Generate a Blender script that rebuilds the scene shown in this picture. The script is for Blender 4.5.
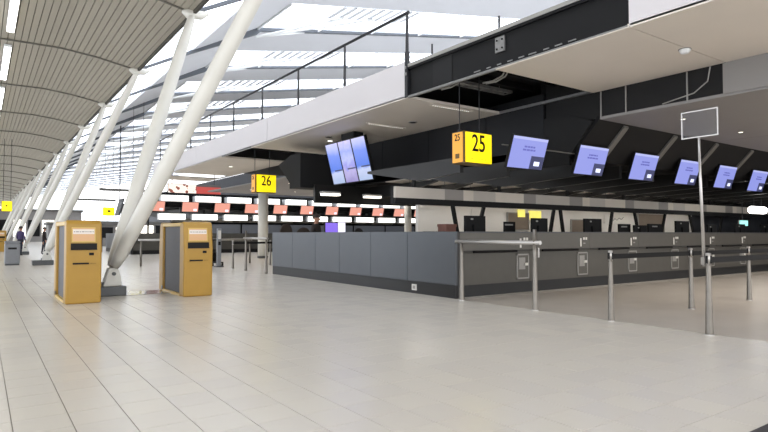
import bpy, bmesh, math, random
from mathutils import Vector, Matrix
random.seed(7)
for o in list(bpy.data.objects): bpy.data.objects.remove(o)
sc = bpy.context.scene
COL = sc.collection
PI = math.pi

# ------------------------------------------------------------------ camera
YAW = math.atan(404/571.); PITCH = math.atan(18/571.); EYE = 1.3
cd = bpy.data.cameras.new('camera'); cam = bpy.data.objects.new('camera', cd); COL.objects.link(cam)
cd.sensor_width = 36; cd.lens = 571/768*36; cd.clip_end = 500; cd.clip_start = .05
cam.location = (0, 0, EYE); cam.rotation_euler = (PI/2+PITCH, 0, -YAW)
sc.camera = cam
# ------------------------------------------------------------------ overcast daylight outside
w = bpy.data.worlds.new('world'); sc.world = w; w.use_nodes = True
bg = w.node_tree.nodes['Background']; bg.inputs[0].default_value = (.97, .98, 1, 1); bg.inputs[1].default_value = 3.0
sc.view_settings.view_transform = 'Standard'; sc.view_settings.look = 'None'
sc.view_settings.gamma = 1; sc.view_settings.use_curve_mapping = False
sc.view_settings.exposure = 0.0

# ------------------------------------------------------------------ materials
def lin(c):
    return tuple(((v/255)/12.92 if v/255 <= .04045 else ((v/255+.055)/1.055)**2.4) for v in c)
MATS = {}
def mat(name, rgb, rough=.5, metal=0, noise=0, nscale=4, emit=0, ecol=None, spec=.5, bump=0, bscale=60):
    m = bpy.data.materials.new(name); m.use_nodes = True; nt = m.node_tree
    b = nt.nodes['Principled BSDF']; c = lin(rgb)
    b.inputs['Base Color'].default_value = (*c, 1); b.inputs['Roughness'].default_value = rough
    b.inputs['Metallic'].default_value = metal; b.inputs['Specular IOR Level'].default_value = spec
    tc = nt.nodes.new('ShaderNodeTexCoord')
    if noise:
        n = nt.nodes.new('ShaderNodeTexNoise'); n.inputs['Scale'].default_value = nscale; n.inputs['Detail'].default_value = 5
        nt.links.new(tc.outputs['Object'], n.inputs['Vector'])
        r = nt.nodes.new('ShaderNodeMapRange'); r.inputs[1].default_value = .3; r.inputs[2].default_value = .7
        r.inputs[3].default_value = 1-noise; r.inputs[4].default_value = 1+noise*.6
        nt.links.new(n.outputs['Fac'], r.inputs[0])
        h = nt.nodes.new('ShaderNodeHueSaturation'); h.inputs['Color'].default_value = (*c, 1)
        nt.links.new(r.outputs[0], h.inputs['Value']); nt.links.new(h.outputs[0], b.inputs['Base Color'])
    if bump:
        n2 = nt.nodes.new('ShaderNodeTexNoise'); n2.inputs['Scale'].default_value = bscale
        nt.links.new(tc.outputs['Object'], n2.inputs['Vector'])
        bp = nt.nodes.new('ShaderNodeBump'); bp.inputs['Strength'].default_value = bump; bp.inputs['Distance'].default_value = .01
        nt.links.new(n2.outputs['Fac'], bp.inputs['Height']); nt.links.new(bp.outputs[0], b.inputs['Normal'])
    if emit:
        b.inputs['Emission Color'].default_value = (*lin(ecol or rgb), 1); b.inputs['Emission Strength'].default_value = emit
    MATS[name] = m
    return m
mat('tile', (220, 214, 204), .24, noise=.02, nscale=.7, spec=.55)
mat('tile_b', (218, 212, 203), .23, noise=.02, nscale=.9, spec=.55)
mat('tile_c', (221, 215, 204), .25, noise=.02, nscale=.8, spec=.55)
mat('grout', (140, 134, 125), .8)
mat('floor_canopy_reflection', (190, 182, 172), .32, noise=.06, nscale=1.5)  # darker beige stands in for the dark canopy reflected in polished floor
mat('mat_dark', (62, 60, 62), .9, noise=.2, nscale=80, bump=.4)
mat('slat', (168, 162, 148), .55, noise=.03, nscale=1)
mat('slat_dark', (74, 72, 65), .8)
mat('rib', (112, 110, 102), .5)
mat('white_paint', (226, 224, 216), .35, noise=.03, nscale=2)
mat('roof_white', (226, 229, 236), .6, noise=.02, nscale=.5)
mat('roof_beam', (96, 102, 110), .5)
mat('steel_white', (235, 238, 240), .4)
mat('cladding', (210, 206, 208), .5, noise=.02, nscale=.8)
mat('soffit', (222, 214, 204), .6, noise=.03, nscale=1)
mat('soffit_grey', (138, 135, 133), .55, noise=.04, nscale=1)
mat('black_void', (14, 14, 16), .8)
mat('black_panel', (12, 12, 14), .65, spec=.25, noise=.1, nscale=2)
mat('bulkhead', (24, 25, 29), .6, spec=.3, noise=.06, nscale=1)
mat('black_steel', (12, 12, 14), .6, spec=.25, noise=.12, nscale=3)
mat('joist', (13, 12, 12), .45, noise=.1, nscale=3)
mat('rib_grey', (96, 94, 90), .5)
mat('strip_beige', (186, 178, 168), .4, noise=.05, nscale=2)
mat('strip_tan', (210, 200, 186), .4, noise=.05, nscale=2)
mat('strip_dark', (140, 134, 128), .4)
mat('galv', (150, 150, 150), .35, metal=.7, noise=.15, nscale=8)
mat('conduit', (170, 168, 164), .4, metal=.4)
mat('steel', (128, 123, 116), .34, metal=.85, noise=.06, nscale=12)
mat('steel_bright', (186, 183, 180), .28, metal=.75)
mat('rail_black', (40, 41, 45), .4, metal=.3)
mat('counter_grey', (86, 90, 95), .38, metal=.25, noise=.03, nscale=3)
mat('counter_front', (80, 77, 71), .42, metal=.1, noise=.06, nscale=4)
mat('counter_fascia', (88, 85, 79), .4, metal=.15, noise=.05, nscale=3)
mat('counter_dark', (52, 51, 50), .5)
mat('plinth', (17, 17, 19), .45)
mat('worktop', (70, 70, 72), .4)
mat('kiosk_yellow', (178, 138, 54), .42, noise=.04, nscale=5)
mat('kiosk_yellow_edge', (214, 180, 96), .4)
mat('kiosk_grey', (98, 98, 102), .6, noise=.05, nscale=20)
mat('dark_plastic', (24, 21, 19), .55, spec=.25)
mat('black_plastic', (14, 14, 16), .6, spec=.25)
mat('black_fabric', (34, 31, 32), .85, noise=.15, nscale=30)
mat('brown_fabric', (62, 52, 46), .85, noise=.15, nscale=30)
mat('chrome', (190, 190, 192), .2, metal=1)
mat('grey_bin', (136, 138, 142), .5, noise=.05, nscale=6)
mat('sign_case', (104, 80, 34), .5)
mat('sign_yellow', (250, 226, 20), .5, emit=.85, ecol=(250, 226, 20))
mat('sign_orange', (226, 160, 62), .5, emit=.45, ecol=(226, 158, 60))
mat('ink', (16, 15, 14), .6)
mat('ink_soft', (196, 170, 20), .6, emit=.6, ecol=(214, 190, 30))
mat('screen_lav', (20, 20, 30), .3, emit=1.0, ecol=(148, 156, 232))
mat('screen_head', (20, 20, 30), .3, emit=1.0, ecol=(186, 192, 246))
mat('screen_text', (60, 62, 130), .5, emit=.7, ecol=(104, 108, 190))
mat('screen_navy', (40, 44, 80), .4, emit=.5, ecol=(66, 72, 116))
mat('screen_icon', (220, 225, 250), .4, emit=.9, ecol=(206, 214, 250))
mat('screen_pink', (30, 20, 20), .3, emit=1.0, ecol=(244, 168, 148))
mat('screen_purple', (30, 20, 60), .3, emit=1.0, ecol=(140, 110, 240))
mat('screen_blue', (20, 30, 80), .3, emit=1.0, ecol=(96, 120, 235))
mat('screen_white', (220, 220, 230), .3, emit=1.0, ecol=(226, 222, 240))
mat('kiosk_screen', (176, 140, 100), .3, emit=.32, ecol=(236, 180, 130))
mat('kiosk_screen_white', (180, 174, 168), .3, emit=.42, ecol=(236, 224, 210))
mat('kiosk_text', (120, 110, 104), .5, emit=.3, ecol=(140, 126, 118))
mat('lamp_white', (255, 255, 255), .5, emit=7, ecol=(255, 253, 246))
mat('lamp_soft', (255, 255, 255), .5, emit=2.2, ecol=(255, 246, 228))
mat('lamp_fill', (255, 255, 255), .5, emit=13, ecol=(255, 246, 232))  # glow of the fill lamps added over the staff desks
mat('lamp_dot', (255, 255, 255), .5, emit=1.0, ecol=(240, 236, 226))
mat('lamp_led', (255, 255, 255), .5, emit=2.4, ecol=(255, 252, 240))
mat('lamp_cyan', (200, 240, 240), .5, emit=1.0, ecol=(150, 240, 230))
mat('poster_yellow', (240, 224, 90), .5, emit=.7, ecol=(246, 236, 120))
mat('wall_white', (222, 219, 214), .7, noise=.04, nscale=1)
mat('wall_dark', (44, 46, 52), .7, noise=.1, nscale=1)
mat('taupe', (120, 108, 96), .7, noise=.06, nscale=2)
mat('brown_box', (110, 72, 62), .7, noise=.08, nscale=10)
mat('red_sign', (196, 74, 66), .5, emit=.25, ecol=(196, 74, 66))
mat('paper', (224, 222, 216), .6)
mat('grey_plate', (150, 148, 144), .45)
mat('skin', (176, 128, 104), .55)
mat('purple_cloth', (72, 62, 100), .9, noise=.1, nscale=20)
mat('dark_cloth', (48, 42, 40), .9, noise=.15, nscale=20)
mat('trouser', (38, 40, 50), .9)
mat('hair', (40, 28, 22), .7, noise=.2, nscale=40)
mat('base_grey', (88, 90, 92), .45, metal=.3, noise=.08, nscale=4)
mat('floor_plate', (110, 108, 100), .12, metal=.55)
# glass: mostly clear with a faint sheen
g = bpy.data.materials.new('glass_pane'); g.use_nodes = True; nt = g.node_tree
for n in list(nt.nodes):
    if n.type != 'OUTPUT_MATERIAL': nt.nodes.remove(n)
t_ = nt.nodes.new('ShaderNodeBsdfTransparent'); t_.inputs[0].default_value = (.95, .97, 1, 1)
gl = nt.nodes.new('ShaderNodeBsdfGlossy'); gl.inputs['Roughness'].default_value = .1
mx = nt.nodes.new('ShaderNodeMixShader'); mx.inputs[0].default_value = .06
nt.links.new(t_.outputs[0], mx.inputs[1]); nt.links.new(gl.outputs[0], mx.inputs[2])
nt.links.new(mx.outputs[0], [n for n in nt.nodes if n.type == 'OUTPUT_MATERIAL'][0].inputs[0]); MATS['glass_pane'] = g
g2 = g.copy(); g2.name = 'acrylic'; MATS['acrylic'] = g2
[n for n in g2.node_tree.nodes if n.type == 'BSDF_TRANSPARENT'][0].inputs[0].default_value = (.9, .9, .91, 1)
[n for n in g2.node_tree.nodes if n.type == 'MIX_SHADER'][0].inputs[0].default_value = .02

def ramp_screen(name, stops, axis='Z', scale=3, strength=1.0, mixn=.15):
    """a lit picture: vertical gradient with cloudy noise, seen on a display"""
    m = bpy.data.materials.new(name); m.use_nodes = True; nt = m.node_tree; b = nt.nodes['Principled BSDF']
    tc = nt.nodes.new('ShaderNodeTexCoord'); sp = nt.nodes.new('ShaderNodeSeparateXYZ')
    nt.links.new(tc.outputs['Generated'], sp.inputs[0])
    n = nt.nodes.new('ShaderNodeTexNoise'); n.inputs['Scale'].default_value = scale
    nt.links.new(tc.outputs['Object'], n.inputs['Vector'])
    a = nt.nodes.new('ShaderNodeMath'); a.operation = 'MULTIPLY_ADD'; a.inputs[1].default_value = mixn; 
    s = nt.nodes.new('ShaderNodeMath'); s.operation = 'SUBTRACT'; s.inputs[1].default_value = mixn/2
    nt.links.new(n.outputs['Fac'], a.inputs[0]); nt.links.new(sp.outputs[axis], a.inputs[2]); nt.links.new(a.outputs[0], s.inputs[0])
    r = nt.nodes.new('ShaderNodeValToRGB'); nt.links.new(s.outputs[0], r.inputs[0])
    e = r.color_ramp.elements
    while len(e) < len(stops): e.new(.5)
    for k, (p, c) in enumerate(stops): e[k].position = p; e[k].color = (*lin(c), 1)
    b.inputs['Base Color'].default_value = (.02, .02, .03, 1); b.inputs['Roughness'].default_value = .3
    nt.links.new(r.outputs[0], b.inputs['Emission Color']); b.inputs['Emission Strength'].default_value = strength
    MATS[name] = m
ramp_screen('fids_sky', [(0, (170, 190, 226)), (.26, (196, 206, 240)), (.33, (78, 122, 230)), (.7, (110, 140, 240)), (.86, (176, 186, 246)), (1, (206, 206, 250))])
ramp_screen('fids_cloud', [(0, (150, 140, 200)), (.28, (186, 176, 226)), (.38, (150, 150, 232)), (.55, (190, 196, 246)), (.75, (150, 166, 240)), (1, (214, 206, 250))], mixn=.35, scale=5)
def poster_mat(name, base, blot, scale, thr):
    m = bpy.data.materials.new(name); m.use_nodes = True; nt = m.node_tree; b = nt.nodes['Principled BSDF']
    tc = nt.nodes.new('ShaderNodeTexCoord'); v = nt.nodes.new('ShaderNodeTexVoronoi'); v.inputs['Scale'].default_value = scale
    nt.links.new(tc.outputs['Object'], v.inputs['Vector'])
    r = nt.nodes.new('ShaderNodeValToRGB'); r.color_ramp.interpolation = 'CONSTANT'
    r.color_ramp.elements[0].color = (*lin(blot), 1); r.color_ramp.elements[1].position = thr; r.color_ramp.elements[1].color = (*lin(base), 1)
    nt.links.new(v.outputs['Distance'], r.inputs[0]); nt.links.new(r.outputs[0], b.inputs['Base Color'])
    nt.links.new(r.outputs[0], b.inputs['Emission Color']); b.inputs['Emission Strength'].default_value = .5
    MATS[name] = m
poster_mat('poster_blots', (240, 226, 214), (128, 66, 50), 2.2, .36)
def floor_far():
    m = bpy.data.materials.new('floor_far'); m.use_nodes = True; nt = m.node_tree; b = nt.nodes['Principled BSDF']
    tc = nt.nodes.new('ShaderNodeTexCoord'); br = nt.nodes.new('ShaderNodeTexBrick')
    br.offset = 0; br.inputs['Scale'].default_value = 1; br.inputs['Brick Width'].default_value = .342; br.inputs['Row Height'].default_value = .342
    br.inputs['Mortar Size'].default_value = .003
    br.inputs['Color1'].default_value = (*lin((220, 214, 204)), 1); br.inputs['Color2'].default_value = (*lin((218, 212, 203)), 1)
    br.inputs['Mortar'].default_value = (*lin((196, 190, 181)), 1)
    nt.links.new(tc.outputs['Object'], br.inputs['Vector']); nt.links.new(br.outputs['Color'], b.inputs['Base Color'])
    b.inputs['Roughness'].default_value = .26; b.inputs['Specular IOR Level'].default_value = .55
    MATS['floor_far'] = m
floor_far()

# ------------------------------------------------------------------ helpers
class MB:
    def __init__(s): s.v = []; s.f = []
    def add(s, vs, fs):
        n = len(s.v); s.v += [tuple(v) for v in vs]; s.f += [tuple(i+n for i in f) for f in fs]; return s
    def box(s, x0, x1, y0, y1, z0, z1, M=None):
        vs = [Vector((x, y, z)) for z in (z0, z1) for y in (y0, y1) for x in (x0, x1)]
        if M is not None: vs = [M @ v for v in vs]
        return s.add(vs, [(0, 2, 3, 1), (4, 5, 7, 6), (0, 1, 5, 4), (2, 6, 7, 3), (0, 4, 6, 2), (1, 3, 7, 5)])
    def tube(s, p, q, r0, r1=None, n=12, cap=True):
        return s.path([p, q], [r0, r0 if r1 is None else r1], n, cap)
    def path(s, pts, rs, n=10, cap=True):
        pts = [Vector(p) for p in pts]
        if not isinstance(rs, (list, tuple)): rs = [rs]*len(pts)
        rings = []; prev = None
        for i, p in enumerate(pts):
            d = (pts[min(i+1, len(pts)-1)]-pts[max(i-1, 0)]).normalized()
            if prev is None:
                a = Vector((0, 0, 1)) if abs(d.z) < .9 else Vector((1, 0, 0))
            else: a = prev
            u = (a-d*a.dot(d)).normalized(); prev = u; vv = d.cross(u)
            rings.append([p+(u*math.cos(2*PI*k/n)+vv*math.sin(2*PI*k/n))*rs[i] for k in range(n)])
        vs = [v for r in rings for v in r]; fs = []
        for i in range(len(pts)-1):
            for k in range(n): fs.append((i*n+k, i*n+(k+1) % n, (i+1)*n+(k+1) % n, (i+1)*n+k))
        if cap: fs.append(tuple(range(n))[::-1]); fs.append(tuple(range((len(pts)-1)*n, len(pts)*n)))
        return s.add(vs, fs)
    def lathe(s, prof, n=20, cx=0, cy=0):
        return s.path([(cx, cy, z) for r, z in prof], [r for r, z in prof], n)
    def prism(s, poly, a0, a1, axis='X'):
        """extrude a 2-D outline; axis X: outline in (y,z); axis Y: (x,z); axis Z: (x,y)"""
        n = len(poly)
        def pt(p, a): return {'X': (a, p[0], p[1]), 'Y': (p[0], a, p[1]), 'Z': (p[0], p[1], a)}[axis]
        vs = [pt(p, a0) for p in poly]+[pt(p, a1) for p in poly]
        fs = [tuple(range(n))[::-1], tuple(range(n, 2*n))]+[(i, (i+1) % n, (i+1) % n+n, i+n) for i in range(n)]
        return s.add(vs, fs)
    def mesh(s, name, m=None, smooth=False):
        me = bpy.data.meshes.new(name); me.from_pydata(s.v, [], s.f)
        bm = bmesh.new(); bm.from_mesh(me); bmesh.ops.recalc_face_normals(bm, faces=bm.faces); bm.to_mesh(me); bm.free()
        if m: me.materials.append(MATS[m] if isinstance(m, str) else m)
        if smooth:
            me.polygons.foreach_set('use_smooth', [len(p.vertices) == 4 for p in me.polygons])
        me.update(); return me
    def build(s, name, m, parent=None, smooth=False, bevel=0, loc=None):
        o = bpy.data.objects.new(name, s.mesh(name, m, smooth)); COL.objects.link(o)
        if parent: o.parent = parent
        if loc: o.location = loc
        if bevel:
            b = o.modifiers.new('bevel', 'BEVEL'); b.width = bevel; b.segments = 2; b.limit_method = 'ANGLE'
        return o
def tag(o, label=None, cat=None, group=None, kind=None):
    if label: o['label'] = label
    if cat: o['category'] = cat
    if group: o['group'] = group
    if kind: o['kind'] = kind
    return o
def thing(name, label, cat, loc=(0, 0, 0), rz=0, group=None, kind=None):
    o = bpy.data.objects.new(name, None); COL.objects.link(o); o.empty_display_size = .2
    o.location = loc; o.rotation_euler = (0, 0, rz); return tag(o, label, cat, group, kind)
def copy_tree(o, parent=None):
    c = o.copy(); COL.objects.link(c); c.parent = parent
    for ch in list(o.children): copy_tree(ch, c)
    return c
def inst(src, name, parent, loc=None):
    o = bpy.data.objects.new(name, src.data); COL.objects.link(o); o.parent = parent
    if loc is not None: o.location = loc
    for m_ in src.modifiers:
        b = o.modifiers.new(m_.name, m_.type); b.width = m_.width; b.segments = m_.segments; b.limit_method = m_.limit_method
    return o
def text(name, s, size, m, parent, M, depth=.004, squeeze=1):
    cu = bpy.data.curves.new('t', 'FONT'); cu.body = s; cu.size = size; cu.align_x = 'CENTER'; cu.align_y = 'CENTER'; cu.extrude = depth; cu.offset = size*.012
    t = bpy.data.objects.new('t', cu); COL.objects.link(t)
    dg = bpy.context.evaluated_depsgraph_get(); me = bpy.data.meshes.new_from_object(t.evaluated_get(dg))
    bpy.data.objects.remove(t); bpy.data.curves.remove(cu)
    me.transform(Matrix.Diagonal((squeeze, 1, 1, 1))); me.transform(M); me.materials.clear(); me.materials.append(MATS[m]); me.name = name
    o = bpy.data.objects.new(name, me); COL.objects.link(o); o.parent = parent; return o
FRONT = Matrix.Rotation(PI/2, 4, 'X')                       # text facing -Y
LEFT = Matrix.Rotation(-PI/2, 4, 'Z') @ Matrix.Rotation(PI/2, 4, 'X')   # text facing -X
ORD = ['first', 'second', 'third', 'fourth', 'fifth', 'sixth', 'seventh', 'eighth', 'ninth', 'tenth', 'eleventh', 'twelfth', 'thirteenth']

XF = 7.8            # line of balcony edge, counter end and queue gates
YEND = 170.
# ------------------------------------------------------------------ floor
floor = tag(MB().box(-9, 40, -8, YEND, -.3, -.006).build('floor', 'grout'), 'pale polished floor laid in square tiles', kind='structure')
T = .342; OX = .59*T; OY = .89*T
i0, i1 = -12, 22      # tile columns
X0, X1 = OX+i0*T, 7.8; j0, j1 = 2, 58
Y0, Y1 = OY+j0*T, OY+j1*T
tb = [MB().box(.0032, T-.0032, .0026, T-.0026, -.02, 0).mesh('tile', k) for k in ('tile', 'tile_b', 'tile_c')]
cells = []
for i in range(i0, i1+1):
    for j in range(j0, j1):
        x, y = OX+i*T, OY+j*T
        cx, cy = x+T/2, y+T/2
        dep = cx*math.sin(YAW)+cy*math.cos(YAW); lat = cx*math.cos(YAW)-cy*math.sin(YAW)
        vis = dep > .5 and abs(lat)/dep < .72 and 571*1.3/dep < 215
        cells.append((0 if vis else 1, dep, i, j, x, y))
cells.sort()
rest = [MB(), MB(), MB()]
for n, (nv, dep, i, j, x, y) in enumerate(cells):
    k = random.choice((0, 0, 0, 1, 1, 2)); x2 = min(x+T, X1)
    if n < 300 and x2-x > T-.01:
        o = bpy.data.objects.new('tile', tb[k]); COL.objects.link(o); o.parent = floor; o.location = (x, y, random.uniform(-.0006, .0006))
    elif x2-x > .02: rest[k].box(x+.0032, x2-.0032, y+.0026, y+T-.0026, -.02, 0)
for k, nm in enumerate(('tile', 'tile_b', 'tile_c')):
    tag(rest[k].build('tile_field', nm, floor), kind='stuff')
far = MB()
far.box(-9, X0, -8, YEND, -.02, 0); far.box(X0, X1, -8, Y0, -.02, 0); far.box(X0, X1, Y1, YEND, -.02, 0)
far.box(X1, 40, 8.4, YEND, -.02, 0); far.build('tile_field_distant', 'floor_far', floor)
MB().box(X1, 40, -8, 8.4, -.02, -.001).build('queue_floor', 'floor_canopy_reflection', floor)  # canopy reflection put into the floor colour
tag(MB().box(4.02, 7.2, .4, 1.70, 0, .012).build('floor_mat', 'mat_dark', bevel=.005), 'dark grey entrance mat lying on the pale tiles', 'mat')

# ------------------------------------------------------------------ slatted ceiling on the left
NODE0 = 9.7; BAY = 7.3
NODES = [NODE0+BAY*k for k in range(-2, 22)]
prof = [(-9, 8.0), (-4, 8.2), (.46, 8.28), (2.33, 8.30), (3.58, 8.17), (5.04, 7.9)]
def pz(x):
    for (a, za), (b, zb) in zip(prof, prof[1:]):
        if a <= x <= b: return za+(zb-za)*(x-a)/(b-a)
    return 7.9
ceil = MB(); up = [(x, z+.06) for x, z in prof]; ceil.prism(up+[(x, z+.25) for x, z in reversed(prof)], -8, YEND, 'Y')
ceil = tag(ceil.build('ceiling', 'slat_dark'), 'curved ceiling of warm grey slats beside the roof glazing', kind='structure')
x = -8.9; SP = .2
while x < 5.0:
    xa, xb = x, min(x+SP-.024, 5.02); za, zb = pz(xa), pz(xb)
    MB().prism([(xa, za), (xb, zb), (xb, zb+.05), (xa, za+.05)], -8, YEND, 'Y').build('slat', 'slat', ceil); x += SP
MB().prism([(5.03, 7.82), (5.12, 7.82), (5.12, 8.2), (5.03, 8.2)], -8, YEND, 'Y').build('edge_trim', 'slat_dark', ceil)
for y in NODES:
    pts = [(xx/10, y, pz(xx/10)-.03) for xx in range(-88, 51, 4)]
    MB().path(pts, .032, 8).build('rib', 'rib', ceil, True)
    MB().path([(4.75, y, 7.86), (4.9, y, 7.82), (5.3, y, 7.86), (5.5, y, 7.95)], [.05, .14, .14, .06], 12).build('node_cap', 'white_paint', ceil, True)
for k, y in enumerate(NODES[2:9]):
    t = thing('strip_light', 'long fluorescent strip light under the slatted ceiling', 'ceiling light', (.72, y+.6, 8.06), 0, 'strip lights under the slatted ceiling')
    MB().box(-.12, .12, 0, 5.3, .1, .2).build('housing', 'steel_white', t, bevel=.01)
    MB().box(-.1, .1, .05, 5.25, .05, .1).build('diffuser', 'lamp_white', t)

# ------------------------------------------------------------------ great roof with skylights
roof = thing('roof', 'pitched white steel roof with bright skylight bands', None, (0, 0, 0), kind='structure')
def rz(x): return 7.9+(x-5)*.54 if x < 10.1 else 10.654+(x-10.1)*.172
XR = 40
for k, y in enumerate(NODES):
    g_ = MB()
    pts = [(5.1, .04), (7, .08), (10.1, .26), (10.3, .1), (18, .06), (XR, .06)]
    lo = [(x, rz(x)-.05-d) for x, d in pts]; hi = [(x, rz(x)) for x, d in reversed(pts)]
    n = len(pts)
    for a in range(n-1):
        (xa, za), (xb, zb) = lo[a], lo[a+1]; ha, hb = rz(xa), rz(xb)
        g_.prism([(xa, za), (xb, zb), (xb, hb), (xa, ha)], y-.09, y+.09, 'Y')
    g_.build('girder', 'roof_beam', roof)
    s_ = MB()
    kx, kz = 10.1, rz(10.1)-.4
    for (dx, dy) in ((3.2, -2.4), (4.8, -2.4), (2.4, 0)):
        s_.tube((kx, y, kz), (kx+dx, y+dy, rz(kx+dx)-.12), .055, n=8)
    s_.build('brace', 'steel_white', roof)
    if y > NODES[-2]-.1: continue
    ya, yb = y+.09, y+BAY-.09; ys = y+3.8
    # opaque panels
    MB().prism([(7.2, rz(7.2)-.02), (10.1, rz(10.1)-.02), (10.1, rz(10.1)+.1), (7.2, rz(7.2)+.1)], ya, yb, 'Y').build('roof_panel', 'roof_white', roof)
    MB().prism([(10.1, rz(10.1)-.02), (XR, rz(XR)-.02), (XR, rz(XR)+.1), (10.1, rz(10.1)+.1)], ya, ys, 'Y').build('roof_panel', 'roof_white', roof)
    # glazing: strip along ceiling edge and a cross band
    for a, b in ((ya, (ya+yb)/2), ((ya+yb)/2+.06, yb)):
        MB().prism([(5.12, rz(5.12)), (7.2, rz(7.2)), (7.2, rz(7.2)+.02), (5.12, rz(5.12)+.02)], a, b, 'Y').build('roof_pane', 'glass_pane', roof)
    xs = [10.1+j*3.1 for j in range(10)]
    for j, (a, b) in enumerate(zip(xs, xs[1:])):
        MB().prism([(a+.06, rz(a+.06)), (b, rz(b)), (b, rz(b)+.02), (a+.06, rz(a+.06)+.02)], ys, yb, 'Y').build('roof_pane', 'glass_pane', roof)
        MB().prism([(a-.0, rz(a)-.1), (a+.06, rz(a)-.1), (a+.06, rz(a)+.05), (a, rz(a)+.05)], ys, yb, 'Y').build('glazing_bar', 'steel_white', roof)
    lv = MB()
    for j in range(9):
        xx = 12.6+j*.5; lv.prism([(xx, rz(xx)-.06), (xx+.24, rz(xx+.24)-.06), (xx+.24, rz(xx+.24)-.03), (xx, rz(xx)-.03)], ys, ys+1.5, 'Y')
    tag(lv.build('sun_louvre', 'roof_white', roof), kind='stuff')

# end and side glazing
def glazed(name, axis, c, a0, a1, z1, da, dz, label):
    m = MB(); n = int(round((a1-a0)/da)); nz = int(round(z1/dz))
    par = thing(name, label, None, kind='structure')
    for i in range(n+1):
        a = a0+(a1-a0)*i/n
        m.box(a-.08, a+.08, c-.1, c+.1, 0, z1) if axis == 'Y' else m.box(c-.1, c+.1, a-.08, a+.08, 0, z1)
    for j in range(nz+1):
        z = z1*j/nz
        m.box(a0, a1, c-.07, c+.07, z-.05, z+.05) if axis == 'Y' else m.box(c-.07, c+.07, a0, a1, z-.05, z+.05)
    m.build('window_frame', 'steel_white', par)
    for i in range(n):
        b0, b1 = a0+(a1-a0)*i/n+.08, a0+(a1-a0)*(i+1)/n-.08
        p_ = MB(); p_.box(b0, b1, c-.01, c+.01, .05, z1) if axis == 'Y' else p_.box(c-.01, c+.01, b0, b1, .05, z1)
        p_.build('pane', 'glass_pane', par)
glazed('window_1', 'Y', YEND, -9, 37, 7.9, 2.9, 2.0, 'tall glazed end wall of the hall, washed out by daylight')
glazed('window_2', 'X', -9, -8, YEND, 8.0, 3.65, 2.0, 'glazed side facade of the departure hall')
tag(MB().box(38, 38.3, -8, YEND, 0, 12).build('wall_right', 'wall_dark'), 'dark side wall at the far end of the check-in desks', kind='structure')

# ------------------------------------------------------------------ mezzanine: slab, fascia, soffits, exposed beam
MZ0, MZ1 = -8, 33.2
mez = tag(MB().box(7.95, 37.9, MZ0, MZ1, 4.98, 5.04).build('mezzanine_floor', 'black_void'), 'upper floor slab above the check-in desks', kind='structure')
tag(MB().box(7.9, 37.9, MZ0, MZ1, 5.04, 5.07).build('mezzanine_screed', 'wall_white', mez))
for k, (a, b) in enumerate(((MZ0, -1.5), (-1.47, 4.74), (10.1, 17.8), (17.83, 25.5), (25.53, MZ1))):
    MB().box(7.8, 7.9, a, b, 4.38, 5.21).build('fascia_panel', 'cladding', mez, bevel=.006)
MB().box(7.78, 7.98, 4.74, 10.1, 5.05, 5.12).build('slab_edge', 'grey_plate', mez)
soff = thing('soffit', 'pale panelled soffit under the balcony edge with open gaps', None, kind='structure')
for a, b in ((MZ0, -1.5), (-1.48, 4.72), (4.74, 7.42), (10.1, 14.65), (14.67, 19.2), (22.2, 25.8), (25.82, 29.3), (31.2, 33.2)):
    MB().box(7.8, 10.82, a, b, 4.36, 4.42).build('soffit_panel', 'soffit', soff, bevel=.004)
for a, b in ((7.42, 10.1), (19.2, 22.2), (29.3, 31.2)):
    fr = MB(); fr.box(7.8, 7.86, a, b, 4.36, 4.42); fr.box(10.74, 10.82, a, b, 4.36, 4.42); fr.build('soffit_rail', 'galv', soff)
    jo = MB()
    for q in range(4): yy = a+(b-a)*(q+.5)/4; jo.box(7.9, 10.8, yy-.05, yy+.05, 4.72, 4.86)
    jo.build('void_bearer', 'black_steel', soff)
MB().box(7.9, 10.8, MZ0, MZ1, 4.9, 4.96).build('void_deck', 'black_void', soff)
beam = thing('steel_beam', 'long black steel edge beam exposed where the white cladding is missing', 'beam', (7.86, 4.76, 4.4))
MB().box(-.02, .0, 0, 5.32, .02, .64).build('web', 'black_steel', beam)
MB().box(-.07, .12, 0, 5.32, 0, .03).build('lower_flange', 'black_steel', beam)
MB().box(-.07, .12, 0, 5.32, .6, .65).build('upper_flange', 'black_steel', beam)
MB().box(-.075, -.055, 0, 5.32, -.02, .0).build('edge_strip', 'galv', beam)
bp = MB().box(-.05, -.02, 2.45, 2.68, .28, .56).build('bolt_plate', 'galv', beam)
for dy in (2.5, 2.63):
    for dz in (.34, .50): MB().tube((-.065, dy, dz), (-.045, dy, dz), .018, n=8).build('bolt', 'black_steel', bp)
MB().box(-.03, -.02, 3.9, 4.5, .05, .6).build('stiffener', 'black_void', beam)
cl = MB()
for q in range(9): cl.box(-.065, -.045, .9+q*.27, 1.0+q*.27+random.uniform(0, .1), .035, .055)
tag(cl.build('clip_row', 'galv', beam), kind='stuff')
for y in (7.38, 9.32): MB().tube((.0, y-4.76, .65), (.0, y-4.76, .98), .02, n=8).build('stub_post', 'rail_black', beam)

# balustrade on the balcony
bal = thing('balustrade', 'dark metal railing with slim posts along the white balcony edge', 'railing', (7.86, 10.2, 5.21))
MB().tube((0, -.06, 1.13), (0, 23, 1.13), .035, n=10).build('handrail', 'rail_black', bal, True)
q = 0
pst = MB().prism([(-.045, -.1), (.045, -.1), (.025, 1.1), (-.025, 1.1)], -.018, .018, 'X')
first = None
for k in range(9):
    if first is None: first = pst.build('post', 'rail_black', bal)
    else: inst(first, 'post', bal, (0, 2.72*k, 0))
ep = MB().box(-.085, -.02, -.12, -.02, -.84, .2).build('end_bracket', 'rail_black', bal)
for z in (-.15, -.3): MB().box(-.11, -.085, -.1, -.04, z-.04, z+.02).build('bolt', 'galv', ep)

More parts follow.
